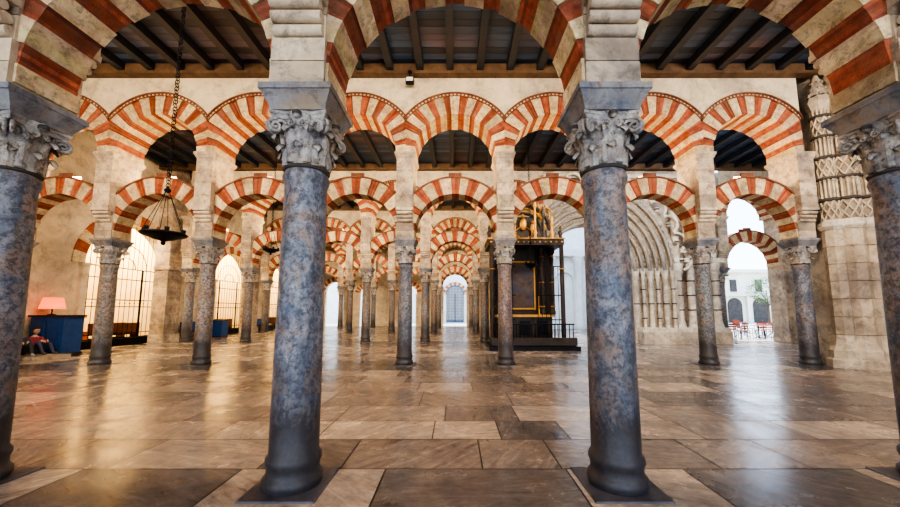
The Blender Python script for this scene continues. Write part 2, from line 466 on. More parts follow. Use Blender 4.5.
archwall('wall_left',lambda l,t,z:(XL-t,l,z),-5.6,YF,ZC+.2,.6,chap)
archwall('wall_back_light_baffle',lambda l,t,z:(l,-5.6-t,z),XL,13.7,ZC+.2,.5,[(-11,1.6,4,0),(-5.5,1.8,4.2,0),(0,2.0,4.4,0),(5.5,1.8,4.2,0),(10.5,1.6,4,0)],'plaster',False)  # unseen wall added behind the camera to cut the blue sky fill
for y in R[1:]:
    mb=MB('pier'); mb.blocks(XL,-14.3,y-.45,y+.45,0,ZC,'pier',.45); mb.box(XL,-14.22,y-.5,y+.5,0,.4,'pier'); mb.box(XL,-14.2,y-.52,y+.52,3.6,3.8,'pier')
    obj('trim_1',mb)
M['chapwall']=stone('chapel_plaster',(.80,.62,.36),(.95,.82,.56),1.0,.8,.3,None,False,True)
M['chestwood']=plain('chest_wood',(.16,.05,.025),.5)
M['painting']=stone('painting_canvas',(.03,.026,.032),(.14,.08,.05),4,.5,.1,(.05,.06,.10))
M['bulb']=plain('lamp_globe',(1,.9,.6),.4,0,(1,.80,.42),18)
ch=MB('chapwall')
for (c,h,sp,bz) in chap:
    ch.box(-19.3,-19.1,c-2.6,c+2.6,0,7,'chapwall')
    ch.box(-19.1,-15.6,c-2.75,c-2.6,0,7,'chapwall'); ch.box(-19.1,-15.6,c+2.6,c+2.75,0,7,'chapwall')
    ch.box(-19.1,-15.6,c-2.6,c+2.6,7,7.15,'chapwall')
obj('wall_chapels',ch)
for (c,h,sp,bz) in chap:
    g=MB('iron')
    x=XL-.25; n=int(2*h/.24)
    for i in range(n+1):
        yy=c-h+.03+(2*h-.06)*i/n
        zt=sp+math.sqrt(max(0,h*h-(yy-c)**2))-.02
        g.tube((x,yy,.35),(x,yy,zt),.012,'iron',6)
        g.ball((x,yy,1.9),.03,'iron',6)
    for z in (.35,.55,1.75,2.05,3.0,sp):
        g.box(x-.018,x+.018,c-h,c+h,z-.018,z+.018,'iron')
    for yy in (c-h+.04,c-.9,c+.9,c+h-.04): g.box(x-.028,x+.028,yy-.028,yy+.028,0,sp,'iron')
    g.box(XL-.5,XL-.05,c-h,c+h,0,.33,'iron')
    for rr in (.5,1.1): 
        g.path([(x,c-rr*math.cos(PI*i/14),sp+rr*math.sin(PI*i/14)) for i in range(15)],.018,'iron',5)
    obj('iron_grille',g)
    a=MB('chestwood','gold')
    a.box(-18.9,-18.0,c-1.2,c+1.2,0,.12,'chestwood'); a.box(-18.85,-18.1,c-1.1,c+1.1,.12,1.2,'chestwood'); a.box(-18.9,-18.05,c-1.2,c+1.2,1.2,1.28,'gold')
    for i in range(3): a.box(-18.1,-18.07,c-1.0+i*.7,c-.4+i*.7,.25,1.1,'gold'); a.box(-18.07,-18.05,c-.95+i*.7,c-.45+i*.7,.3,1.05,'chestwood')
    obj('chapel_altar_table',a)
    for px in (-16.9,-16.2):
        p=MB('chestwood')
        p.box(-.2,.2,-.9,.9,.42,.47,'chestwood'); p.box(-.23,-.18,-.9,.9,.47,.98,'chestwood')
        for yy in (-.9,.86): p.box(-.23,.2,yy,yy+.04,0,.62,'chestwood')
        p.box(-.23,-.2,-.9,.9,.2,.3,'chestwood')
        obj('wooden_pew',p,(px,c+.9,0),None,(0,0,PI))
    p=MB('gold','painting')
    p.box(-19.08,-19.0,c-.95,c+.95,1.6,4.4,'gold'); p.box(-19.0,-18.97,c-.8,c+.8,1.75,4.25,'painting')
    p.frus((-19.03,c),(.05,1.05),(.05,.3),4.4,4.9,'gold')
    obj('framed_painting',p)
    p=MB('iron','bulb'); p.tube((0,0,.12),(0,0,2.3),.012,'iron'); p.torus((0,0,.1),.22,.015,'iron'); p.ball((0,0,0),.15,'bulb',14)
    for j in range(3): p.tube((.22*math.cos(2.1*j),.22*math.sin(2.1*j),.1),(0,0,.4),.006,'iron',4)
    obj('pendant_globe_lamp',p,(-17.2,c-.4,4.7))

# far end wall with door openings to a bright court
archwall('wall_far',lambda l,t,z:(l,YF+t,z),XL,4.6,ZC+.2,.6,[(0,1.25,3.9,0),(-4.6,.85,3.2,0),(-8.9,.6,3.2,0),(-11.9,1.0,3.4,0)])
mb=MB('white','red','cream'); mb.box(-20,12.9,45,45.5,0,9,'white')
for x in (-14,-9,-5,5,9): mb.box(x-.3,x+.3,44.7,45,0,9,'white')
for i in range(15):
    A=PI*i/15;B=PI*(i+1)/15
    f=lambda r,a,y:(-r*math.cos(a),y,3.6+r*math.sin(a))
    mb.hexa([f(1.2,A,44.85),f(1.2,B,44.85),f(1.6,B,44.85),f(1.6,A,44.85),f(1.2,A,45),f(1.2,B,45),f(1.6,B,45),f(1.6,A,45)],'red' if i%2 else 'cream')
obj('wall_court',mb)
M['lattice']=plain('lattice_blue_grey',(.10,.14,.22),.6)
lat=MB('lattice')
for i in range(12):
    xx=-1.05+.19*i
    zt=3.6+math.sqrt(max(0,1.12**2-xx*xx)); lat.box(xx-.016,xx+.016,44.85,44.9,.3,zt,'lattice')
for i in range(22):
    zz=.4+.2*i; hw=1.1 if zz<3.6 else math.sqrt(max(0.01,1.12**2-(zz-3.6)**2)); lat.box(-hw,hw,44.88,44.93,zz-.016,zz+.016,'lattice')
lat.box(-1.1,1.1,44.8,44.98,0,.3,'lattice')
lat.path([(-1.12*math.cos(PI*i/16),44.88,3.6+1.12*math.sin(PI*i/16)) for i in range(17)],.05,'lattice',6)
for xx in (-1.1,-.04,1.02): lat.box(xx,xx+.08,44.8,44.98,0,3.7,'lattice')
obj('door_1',lat)

mb=MB('plaster'); mb.box(4.45,4.85,17.9,YF+.6,0,ZC+.2,'plaster'); obj('wall_nave',mb)
mb=MB('pier'); mb.box(13.2,13.7,-5.6,10.2,0,ZC+.2,'pier')
for yy in (-1,1.2,5.4,8): mb.blocks(13.0,13.2,yy-.25,yy+.25,0,ZC,'pier')
obj('wall_right',mb)
mb=MB('pier'); mb.box(17.2,17.7,11,17.4,0,ZC+.2,'pier'); mb.box(13.2,17.2,10.4,11.0,0,ZC+.2,'pier')
mb.box(16.35,17.4,17.2,18.1,0,ZC+.2,'pier')
obj('wall_east',mb)

# stone portal with archivolts
PX=6.75; PS=3.5
portal=empty('gothic_portal',(0,0,0))
mb=MB('carved','ivory')
rin=2.15
def pw(l,t,z): return (l,17.0+t,z)
cuts=[4.45]+[PX-rin*math.cos(PI*i/20) for i in range(21)]+[13.2]
for a,b_ in zip(cuts[:-1],cuts[1:]):
    m_=(a+b_)/2
    if abs(m_-PX)<rin:
        z0a=PS+math.sqrt(max(0,rin**2-(a-PX)**2))*1.12; z0b=PS+math.sqrt(max(0,rin**2-(b_-PX)**2))*1.12
    else: z0a=z0b=0
    mb.hexa([pw(a,0.35,z0a),pw(b_,.35,z0b),pw(b_,.35,ZC+.2),pw(a,.35,ZC+.2),pw(a,1.0,z0a),pw(b_,1.0,z0b),pw(b_,1.0,ZC+.2),pw(a,1.0,ZC+.2)],'carved')
for i in range(6):
    rr=rin+.10+i*.30; yy=17.28-i*.11; tr=.11 if i%2==0 else .075
    pts=[]
    for j in range(25):
        a=PI*j/24; px=PX-rr*math.cos(a)
        if px<4.55: continue
        pts.append((px,yy,PS+rr*math.sin(a)*1.12))
    rows=[]
    for p in pts:
        d=Vector((p[0]-PX,0,(p[2]-PS))).normalized()
        row=[]
        for q_ in range(10):
            t=2*PI*q_/10; row.append((p[0]+d.x*tr*math.cos(t),p[1]+tr*math.sin(t),p[2]+d.z*tr*math.cos(t)))
        rows.append(row)
    mb.grid(rows,'ivory',True)
    for j in range(44):
        a=PI*(j+.5)/44; px=PX-(rr+.15)*math.cos(a)
        if px<4.6: continue
        mb.ball((px,yy+.0,PS+(rr+.15)*math.sin(a)*1.12),.05,'ivory',6)
    for s_ in (-1,1):
        px=PX+s_*rr
        if px<4.6: continue
        mb.lathe([(tr*1.5,0),(tr*1.5,.35),(tr*1.1,.45),(tr,.55),(tr,PS-.4),(tr*1.5,PS-.32),(tr*1.2,PS-.22),(tr*1.7,PS-.03),(tr*1.7,PS)],'ivory',(px,yy,0),12)
        for z in ((1.2,1.9,2.6) if i%2 else (1.9,)): mb.torus((px,yy,z),tr+.01,.03,'ivory',n=12)
    for j in range(24):
        a=PI*j/24;b2=PI*(j+1)/24
        if PX-rr*math.cos(a)<4.6: continue
        f=lambda r,a,y:(PX-r*math.cos(a),y,PS+r*math.sin(a)*1.12)
        y0=17.36-i*.11; t=random.uniform(.75,1.05)
        mb.hexa([f(rr,a,y0),f(rr,b2,y0),f(rr+.34,b2,y0),f(rr+.34,a,y0),f(rr,a,17.4),f(rr,b2,17.4),f(rr+.34,b2,17.4),f(rr+.34,a,17.4)],'carved',(t,t*.98,t*.96))
    mb.box(PX+rr,PX+rr+.34,17.36-i*.11,17.4,0,PS,'carved')
    mb.box(PX+rr-.14,PX+rr+.2,17.24-i*.11,17.4,PS,PS+.14,'ivory')
lr=4.25
for j in range(6,15):
    a0=PI*j/15; a1=PI*(j+1)/15; am=(a0+a1)/2
    c0=Vector((PX-lr*math.cos(am),16.68,PS+lr*math.sin(am)*1.06)); rad=lr*PI/30
    pts=[]
    for i in range(9):
        d=Vector((-math.cos(am),0,math.sin(am))); tg=Vector((math.sin(am),0,math.cos(am)))
        pts.append(c0+tg*(-rad*math.cos(PI*i/8))+d*(rad*math.sin(PI*i/8)))
    mb.path(pts,.07,'ivory',6)
    mb.ball(tuple(c0),.12,'ivory',8)
mb.box(8.9,13.1,16.6,17.4,0,.55,'carved'); mb.box(8.9,13.1,16.68,17.4,.55,.75,'ivory')
for px in (10.9,11.5,12.1,12.7):
    mb.lathe([(.26,.75),(.2,.95),(.17,1.1),(.17,3.3),(.24,3.4),(.2,3.55),(.27,3.8),(.27,3.9)],'ivory',(px,16.95,0),10)
    for z in (1.6,2.3,3.0): mb.torus((px,16.95,z),.175,.03,'ivory',n=12)
mb.box(10.6,13.1,16.7,17.4,3.9,4.1,'ivory')
for px in (11.2,11.8,12.4):
    mb.path([(px-.24*math.cos(PI*i/10),17.3,5.6+.34*math.sin(PI*i/10)) for i in range(11)],.04,'ivory',6)
    mb.path([(px-.22*math.cos(PI*i/10),17.3,4.6+.3*math.sin(PI*i/10)) for i in range(11)],.035,'ivory',6)
for px in (10.9,11.5,12.1,12.7): 
    mb.lathe([(.16,4.1),(.16,6.3),(.24,6.5)],'ivory',(px,17.0,0),10)
    mb.lathe([(.22,6.5),(.18,7.0),(.03,7.9)],'carved',(px,17.0,0),8)
mb.box(4.45,13.1,16.9,17.4,8.2,8.4,'ivory')
obj('portal_stonework',mb,(0,0,0),portal)
mb=MB('white')
mb.box(4.85,13.2,30,30.4,0,13,'white'); mb.box(12.8,13.2,18,30,0,13,'white'); mb.box(4.85,5.0,18,30,0,13,'white')
for px in (5.8,8.2,10.6,12.4):
    mb.lathe([(.45,0),(.45,.5),(.32,.7),(.32,5.6),(.45,5.8),(.5,6.2)],'white',(px,29.8,0),14)
mb.box(4.85,12.8,29.4,30,6.2,6.8,'white')
for px in (7.0,9.4): 
    mb.path([(px-.9*math.cos(PI*i/16),29.9,4+.9*math.sin(PI*i/16)) for i in range(17)],.1,'white',8)
    mb.tube((px-.9,29.9,0),(px-.9,29.9,4),.1,'white'); mb.tube((px+.9,29.9,0),(px+.9,29.9,4),.1,'white')
obj('wall_transept',mb)

# ---------------------------------------------------------------- big carved pier at right of row 2
mb=MB('carved','pier','ivory')
mb.box(11.0,13.2,10.1,11.2,0,ZC,'carved')
z=.6; ci=0
while z<8.4:
    edges=[12.1]+([12.5,12.95] if ci%2 else [12.72])+[13.19]
    for a_,b_ in zip(edges[:-1],edges[1:]):
        t=random.uniform(.7,1.1)
        mb.box(a_+.008,b_-.008,10.02,10.12,z+.008,z+.40,'pier',(t,t*.98,t*.96))
    z+=.41; ci+=1
for (x,y,r) in ((11.0,9.95,.20),(11.35,9.80,.26),(11.8,9.75,.28),(12.2,9.92,.20)):
    mb.lathe([(r+.22,0),(r+.22,.22),(r+.16,.26),(r+.16,.48),(r+.08,.6),(r+.05,.75),(r+.03,.9)],'carved',(x,y,0),8,False)
    z=.9
    while z<3.9:
        t=random.uniform(.7,1.1)
        mb.lathe([(r+.01,z),(r+.035,z+.02),(r+.035,z+.48),(r+.01,z+.5)],'carved',(x,y,0),8,False,(t,t*.98,t*.95)); z+=.5
    mb.lathe([(r+.03,z),(r+.1,z+.1),(r+.1,z+.2),(r,z+.3)],'ivory',(x,y,0),8,False)
    z+=.3
    mb.lathe([(r-.02,z),(r-.02,8.2)],'carved',(x,y,0),16,True,(.6,.58,.55))
    zone=0
    while z<7.5:
        zt=z+.55
        if zone%2==0:
            for hd in (-1,1):
                for s0 in range(8):
                    pts=[]
                    for i in range(9):
                        a=2*PI*s0/8+hd*i/8*1.2; pts.append((x+r*math.cos(a),y+r*math.sin(a),z+(zt-z)*i/8))
                    mb.path(pts,.026,'carved',5)
        else:
            for s0 in range(14):
                a=2*PI*s0/14; mb.tube((x+r*math.cos(a),y+r*math.sin(a),z),(x+r*math.cos(a),y+r*math.sin(a),zt),.028,'carved',6)
                mb.ball((x+(r+.02)*math.cos(a),y+(r+.02)*math.sin(a),zt-.05),.04,'carved',6)
        mb.torus((x,y,zt+.04),r+.01,.045,'carved',n=16)
        z=zt+.09; zone+=1
    mb.lathe([(r,7.5),(r+.12,7.8),(r+.05,8.0),(.02,8.8)],'carved',(x,y,0),8,False)
    for zz in (8.05,8.25,8.45):
        for j in range(6):
            a=PI*j/3; q=(r+.05)*(8.85-zz)/.8; mb.ball((x+q*math.cos(a),y+q*math.sin(a),zz),.05,'carved',6)
obj('carved_stone_pier',mb)

# ---------------------------------------------------------------- altarpiece
mb=MB('wood','gold','iron','painting')
X0,X1,Y0,Y1=1.35,4.95,13.9,16.3
mb.box(X0,X1,Y0,Y1,0,.16,'iron'); mb.box(X0+.15,X1-.15,Y0+.15,Y1,.16,.34,'iron'); mb.box(X0+.1,X1-.1,Y0+.08,Y0+.14,.2,.5,'wood')
bx0,bx1=1.6,4.3
mb.box(bx0,bx1,15.5,16.1,.34,4.5,'wood')
mb.box(bx0+.2,bx1-.2,14.9,15.5,.34,1.3,'wood'); mb.box(bx0+.1,bx1-.1,14.8,15.5,1.3,1.4,'gold')
for i in range(3): mb.box(bx0+.3+i*.75,bx0+.9+i*.75,14.87,14.91,.5,1.2,'wood'); mb.box(bx0+.37+i*.75,bx0+.83+i*.75,14.85,14.88,.56,1.14,'iron')
mb.box(bx0+.8,bx1-.8,15.4,15.5,1.7,3.7,'painting')
for z in (1.62,3.7): mb.box(bx0+.75,bx1-.75,15.38,15.5,z,z+.07,'gold')
for x in (bx0+.73,bx1-.80): mb.box(x,x+.06,15.38,15.5,1.6,3.77,'gold')
for x in (bx0+.05,bx0+.5,bx1-.5,bx1-.05):
    y=15.2
    prof=[(.13,1.4),(.13,1.55)]+[(.085+.018*math.sin(i*1.5),1.6+i*.1) for i in range(25)]+[(.14,4.1),(.15,4.3)]
    mb.lathe(prof,'wood',(x,y,0),10)
    mb.torus((x,y,1.75),.10,.03,'gold',n=12); mb.torus((x,y,3.95),.10,.03,'gold',n=12); mb.torus((x,y,2.8),.10,.02,'gold',n=12)
for x in (bx0-.05,bx1+.15):
    mb.tube((x,14.4,.34),(x,14.4,4.3),.09,'wood',10); mb.torus((x,14.4,3.3),.1,.03,'gold',n=12)
# wrought-iron openwork screen between the front posts
for i in range(16):
    x=bx0+.08+i*(bx1-bx0-.1)/15
    if abs(x-(bx0+bx1)/2)<.45: continue
    mb.tube((x,14.4,.34),(x,14.4,3.4),.014,'iron',5); mb.ball((x,14.4,2.2),.035,'iron',6)
for z in (1.2,2.2,3.4): 
    mb.box(bx0-.05,(bx0+bx1)/2-.45,14.38,14.42,z-.02,z+.02,'iron'); mb.box((bx0+bx1)/2+.45,bx1+.15,14.38,14.42,z-.02,z+.02,'iron')
mb.box(bx0-.2,bx1+.25,14.3,16.1,4.3,4.55,'wood'); mb.box(bx0-.24,bx1+.29,14.26,16.1,4.55,4.60,'gold')
for i in range(14): mb.ball((bx0-.1+i*(bx1-bx0+.25)/13,14.28,4.42),.045,'gold',6)
cxm=(bx0+bx1)/2+.05
mb.box(cxm-1.1,cxm+1.1,15.3,15.7,4.6,5.5,'wood')
for rr,k,t in ((1.2,'wood',.10),(1.0,'gold',.045),(.8,'wood',.07)):
    mb.path([(cxm-rr*math.cos(PI*i/16),15.1,5.1+rr*math.sin(PI*i/16)*.95) for i in range(17)],t,k,8)
mb.box(cxm-.75,cxm+.75,15.1,15.3,4.6,5.7,'wood')
mb.ball((cxm,15.02,5.35),.18,'gold',12,(1,.4,1.5)); mb.ball((cxm,15.02,5.72),.09,'gold',10)
for s_ in (-1,1):
    mb.ball((cxm+s_*.42,15.02,5.2),.11,'gold',10,(1,.4,1.7)); mb.ball((cxm+s_*.42,15.02,5.45),.06,'gold',8)
    mb.path([(cxm+s_*(.18+.2*math.sin(i*.5)),15.0,4.75+i*.07) for i in range(12)],.025,'gold',5)
for i in range(11):
    a=PI*(i+.5)/11; mb.lathe([(.05,0),(.03,.08),(.05,.14),(.01,.26)],'gold',(cxm-1.28*math.cos(a),15.1,5.12+1.2*math.sin(a)),6)
for s_ in (-1,1):
    for j in range(4):
        x=cxm+s_*(.45+.36*j); zt=6.5-.42*j
        mb.lathe([(.10,4.6),(.06,4.8),(.10,4.9),(.05,5.0),(.05,zt-.5),(.09,zt-.4),(.04,zt-.25),(.07,zt-.15),(.02,zt)],'wood' if j%2 else 'gold',(x,14.7,0),8)
        mb.ball((x,14.7,zt),.045,'gold',6)
    pts=[(cxm+s_*(.9+.35*(1-i/14)*math.cos(i*.5)),14.9,5.8+.35*(1-i/14)*math.sin(i*.5)) for i in range(14)]
    mb.path(pts,.035,'gold',6)
mb.lathe([(.12,6.0),(.06,6.2),(.12,6.3),(.03,6.45)],'gold',(cxm,15.0,0),8); mb.box(cxm-.02,cxm+.02,14.98,15.02,6.4,6.75,'gold'); mb.box(cxm-.1,cxm+.1,14.98,15.02,6.6,6.64,'gold')
for i in range(22):
    x=X0+.2+i*(X1-X0-.4)/21; mb.tube((x,14.15,.34),(x,14.15,1.0),.02,'iron',5)
mb.box(X0+.15,X1-.15,14.12,14.18,1.0,1.05,'iron')
for s_ in (-1,1):
    mb.lathe([(.12,1.4),(.03,1.45),(.05,1.6),(.02,1.7),(.02,2.0)],'gold',(cxm+s_*.6,15.0,0),10); mb.tube((cxm+s_*.6,15.0,2.0),(cxm+s_*.6,15.0,2.25),.018,'gold',6)
obj('gilded_altarpiece',mb)

# ---------------------------------------------------------------- hanging lamps
def hanging_lamp(x,y,z,r,ztop=ZC-.2):
    mb=MB('iron','gold')
    mb.lathe([(.03,-.11),(.07,-.09),(.16,-.07),(r*.75,-.02),(r,.0),(r+.03,.03),(r,.055),(r-.04,.04),(r*.7,.02),(.1,.02),(0.01,.02)],'iron',(0,0,0),32)
    mb.ball((0,0,-.14),.04,'iron',10)
    n=6
    for j in range(n):
        a=2*PI*j/n
        mb.tube((r*math.cos(a),r*math.sin(a),.04),(.03*math.cos(a),.03*math.sin(a),.85),.006,'iron',5)
        mb.lathe([(.02,.04),(.035,.06),(.04,.12),(.036,.125)],'iron',(r*.9*math.cos(a+.3),r*.9*math.sin(a+.3),0),8)
    mb.lathe([(.01,.82),(.05,.85),(.06,.88),(.03,.92),(.01,.96)],'iron',(0,0,0),12)
    zz=.97; i=0
    while z+zz<ztop-.1:
        L=.07
        mb.torus((0,0,zz),L*.6,.009,'iron','x' if i%2 else 'y',8,4); zz+=L; i+=1
    mb.tube((0,0,.85),(0,0,ztop-z),.004,'iron',4)
    mb.tube((0,0,ztop-z-.05),(0,0,ztop-z+.05),.04,'iron',8)
    obj('hanging_oil_lamp',mb,(x,y,z))
hanging_lamp(-5.45,6.4,2.98,.34)
hanging_lamp(2.9,13.2,3.3,.22)
hanging_lamp(-7.5,14.0,4.0,.3)

def flood(x,y,z):
    mb=MB('iron','white'); mb.box(-.12,.12,-.08,.08,-.08,.08,'iron'); mb.box(-.1,.1,-.09,-.08,-.06,.06,'white'); mb.tube((0,0,.08),(0,0,.28),.015,'iron'); mb.box(-.06,.06,-.05,.05,.26,.3,'iron')
    obj('floodlight',mb,(x,y,z))
flood(-1.35,9.75,8.42)

# ---------------------------------------------------------------- left corner furniture
M['shade']=plain('lampshade_fabric',(.8,.15,.05),.7,0,(1,.16,.04),2.0)
mb=MB('blue','wood')
mb.box(-.62,.62,-.35,.35,0,.1,'wood'); mb.box(-.58,.58,-.32,.32,.1,1.36,'blue'); mb.box(-.65,.65,-.37,.37,1.36,1.42,'wood')
for x in (-.54,.03): 
    mb.box(x,x+.5,-.345,-.32,.2,1.25,'blue'); mb.box(x+.07,x+.43,-.36,-.34,.28,1.17,'blue'); mb.ball((x+.42,-.37,.75),.02,'wood',6)
obj('blue_cabinet',mb,(-14.2,12.55,0))
mb=MB('shade','iron')
mb.lathe([(.12,0),(.12,.02),(.02,.05),(.02,.28)],'iron',(0,0,0),12)
mb.lathe([(.34,.22),(.25,.62),(.25,.61),(.33,.22)],'shade',(0,0,0),20)
obj('table_lamp',mb,(-14.45,12.55,1.42))
mb=MB('wood','blue')
mb.box(-.9,.9,-.25,.25,.42,.48,'wood')
for x in (-.8,.8):
    for y in (-.2,.2): mb.box(x-.04,x+.04,y-.04,y+.04,0,.42,'wood')
mb.box(-.9,.9,.2,.25,.48,.95,'blue'); mb.box(-.8,.8,-.02,.02,.15,.2,'wood')
bm_=mb.mesh('wooden_bench')
for yy in (19.6,26.6): obj('wooden_bench',bm_,(-14.4,yy,0),None,(0,0,PI/2))
mb=MB('blue','wood')
mb.box(-.5,.5,-.3,.3,.08,.95,'blue'); mb.box(-.54,.54,-.34,.34,.95,1.0,'wood'); mb.box(-.5,.5,-.3,.3,0,.08,'wood'); mb.box(-.42,-.04,-.32,-.3,.2,.85,'blue'); mb.box(.04,.42,-.32,-.3,.2,.85,'blue')
obj('low_blue_cabinet',mb,(-14.3,21.1,0))
mb=MB('pier'); mb.box(-14.98,-13.1,11.05,12.1,0,.12,'pier',(.7,.68,.66)); mb.box(-14.98,-13.15,11.1,12.05,.12,.125,'pier',(.7,.68,.66)); obj('stone_step',mb)

# ---------------------------------------------------------------- people
M['skin']=plain('skin',(.62,.38,.27),.5); M['hair']=plain('hair',(.05,.03,.02),.6)
M['eye']=plain('eye_dark',(.02,.02,.02),.2); M['lip']=plain('lips',(.5,.18,.15),.5)
def person(name,loc,rot,top,bottom,shoe):
    M[name+'t']=plain(name+'_top',top,.8); M[name+'b']=plain(name+'_trousers',bottom,.8); M[name+'s']=plain(name+'_shoes',shoe,.6)
    J={'pel':(0,0,.13,.145),'bel':(0,-.02,.27,.13),'che':(0,-.04,.45,.145),'nb':(0,-.04,.58,.075),'nk':(0,-.055,.66,.052)}
    E=[('pel','bel'),('bel','che'),('che','nb'),('nb','nk')]
    for s_,n in ((-1,'L'),(1,'R')):
        J['hip'+n]=(s_*.10,-.03,.12,.10);J['kn'+n]=(s_*.15,-.42,.40-.02*s_,.062);J['an'+n]=(s_*.14,-.58,.07,.042);J['to'+n]=(s_*.15,-.74,.035,.034)
        J['sh'+n]=(s_*.18,-.04,.53,.062);J['el'+n]=(s_*.25,-.20,.32,.043);J['wr'+n]=(s_*.10,-.38,.45,.028)
        E+=[('pel','hip'+n),('hip'+n,'kn'+n),('kn'+n,'an'+n),('an'+n,'to'+n),('che','sh'+n),('sh'+n,'el'+n),('el'+n,'wr'+n)]
    def skinmesh(J,E,root,levels=2):
        ks=list(J); me=bpy.data.meshes.new('t'); me.from_pydata([J[k][:3] for k in ks],[(ks.index(a),ks.index(b_)) for a,b_ in E],[])
        o=bpy.data.objects.new('t',me); col.objects.link(o)
        sk=o.modifiers.new('s','SKIN'); su=o.modifiers.new('u','SUBSURF'); su.levels=levels; su.render_levels=levels
        for i,k in enumerate(ks):
            r=J[k][3]; o.data.skin_vertices[0].data[i].radius=(r,r); o.data.skin_vertices[0].data[i].use_root=(k==root)
        dg=bpy.context.evaluated_depsgraph_get(); dg.update()
        m2=bpy.data.meshes.new_from_object(o.evaluated_get(dg)); bpy.data.objects.remove(o); return m2
    body=skinmesh(J,E,'pel'); body.materials.clear()
    for k in (name+'t',name+'b','skin',name+'s'): body.materials.append(M[k])
    def dseg(p,a,b_):
        a=Vector(a[:3]);b_=Vector(b_[:3]);t=max(0,min(1,(p-a).dot(b_-a)/(b_-a).length_squared)); return (p-(a+(b_-a)*t)).length
    for pl in body.polygons:
        e=min(E,key=lambda e:dseg(pl.center,J[e[0]],J[e[1]]))
        mi=0
        if e[1].startswith('hip') or e[1].startswith('kn') or e[1].startswith('an'): mi=1
        if e[1].startswith('to'): mi=3
        if e[1]=='nk': mi=2
        if e==('pel','bel') and pl.center.z<.17: mi=1
        pl.material_index=mi; pl.use_smooth=True
    root=empty(name,loc); root.rotation_euler=(0,0,rot)
    obj('body',body,(0,0,0),root)
    for s_,n in ((-1,'L'),(1,'R')):
        w=Vector(J['wr'+n][:3]); HJ={'w':(*w,.024),'p':(w.x-s_*.03,w.y-.05,w.z-.005,.03)}; HE=[('w','p')]
        p=Vector(HJ['p'][:3])
        for i,L in enumerate((.065,.075,.07,.055)):
            off=(i-1.5)*.018
            a=p+Vector((-s_*.01,-.015,off*1.0)); 
            HJ[f'a{i}']=(*a,.010); HJ[f'b{i}']=(a.x-s_*.02,a.y-L*.5,a.z-.01,.009); HJ[f'c{i}']=(a.x-s_*.035,a.y-L*.8,a.z-.03,.008)
            HE+=[('p',f'a{i}'),(f'a{i}',f'b{i}'),(f'b{i}',f'c{i}')]
        HJ['t1']=(w.x-s_*.02,w.y-.03,w.z+.035,.011);HJ['t2']=(w.x-s_*.04,w.y-.06,w.z+.05,.009); HE+=[('w','t1'),('t1','t2')]
        hm=skinmesh(HJ,HE,'w',1); hm.materials.clear(); hm.materials.append(M['skin'])
        for pl in hm.polygons: pl.use_smooth=True
        obj('hand',hm,(0,0,0),root)
    h=MB('skin','hair','eye','lip'); c=Vector((0,-.075,.78))
    rows=[]
    for a in range(17):
        t=PI*a/16; z=math.cos(t); row=[]
        for j in range(20):
            p=2*PI*j/20; wx=.075*math.sin(t); wy=.095*math.sin(t)
            if z<0: wx*=1+.28*z; wy*=1+.12*z
            row.append((c.x+wx*math.cos(p),c.y+wy*math.sin(p),c.z+.118*z))
        rows.append(row)
    h.grid(rows,'skin',True)
    rows=[]
    for a in range(11):
        t=PI*.60*a/10; row=[]
        for j in range(20):
            p=2*PI*j/20; tt=t*(.62 if math.sin(p)<-.3 else 1.0)
            row.append((c.x+.084*math.sin(tt)*math.cos(p),c.y+.006+.103*math.sin(tt)*math.sin(p),c.z+.008+.124*math.cos(tt)))
        rows.append(row)
    h.grid(rows,'hair',True)
    for s_ in (-1,1):
        h.ball((s_*.030,c.y-.084,c.z+.005),.011,'eye',8); h.ball((s_*.074,c.y,c.z-.005),.02,'skin',8,(.5,.8,1.5)); h.tube((s_*.018,c.y-.092,c.z+.026),(s_*.045,c.y-.084,c.z+.026),.004,'hair',5)
    h.tube((0,c.y-.088,c.z+.012),(0,c.y-.112,c.z-.026),.008,'skin',8,.015); h.ball((0,c.y-.085,c.z-.058),.022,'lip',8,(1,.4,.3))
    obj('head',h,(0,0,0),root)
person('seated_man',(-13.98,11.3,.125),1.2,(.05,.07,.13),(.04,.04,.05),(.3,.3,.3))
person('seated_woman',(-14.15,11.85,.125),1.5,(.30,.06,.10),(.05,.06,.12),(.1,.08,.07))

# ---------------------------------------------------------------- patio
M['paving']=stone('patio_paving',(.55,.50,.42),(.75,.70,.60),3,.8,.3,None,False,True)
M['facade']=stone('patio_facade',(.66,.58,.46),(.82,.75,.63),.7,.85,.2,None,False,True)
M['leaf']=plain('tree_leaves',(.06,.16,.03),.6); M['bark']=plain('tree_bark',(.12,.08,.05),.9); M['orange']=plain('orange_fruit',(.8,.3,.02),.5)
M['chairred']=plain('chair_wood_red',(.40,.07,.03),.5)
mb=MB('paving')
mb.box(13.2,60,18.2,80,-.003,.004,'paving'); mb.box(-20,12.95,YF+.6,80,-.003,.004,'paving'); obj('patio_ground',mb)
mb=MB('facade','wood')
mb.box(13.2,60,44,45,0,6.5,'facade')
for i in range(14):
    x=16+i*3.2; mb.box(x-.4,x+.4,43.9,44,3.9,5.4,'wood'); mb.box(x-.6,x+.6,43.85,44,5.5,5.65,'facade')
    mb.box(x-.9,x+.9,43.92,44,0,2.2,'wood')
    for j in range(8):
        z=2.2+.9*math.sin(PI*(j+.5)/16); w_=.9*math.cos(PI*(j+.5)/16); mb.box(x-w_,x+w_,43.92,44,2.2+.9*math.sin(PI*j/16),2.2+.9*math.sin(PI*(j+1)/16),'wood')
    mb.box(x+1.4,x+1.8,43.7,44,0,3.4,'facade')
mb.box(13.2,60,43.6,45,3.35,3.6,'facade'); mb.box(13.2,60,43.6,45,6.3,6.7,'facade')
obj('patio_building',mb)
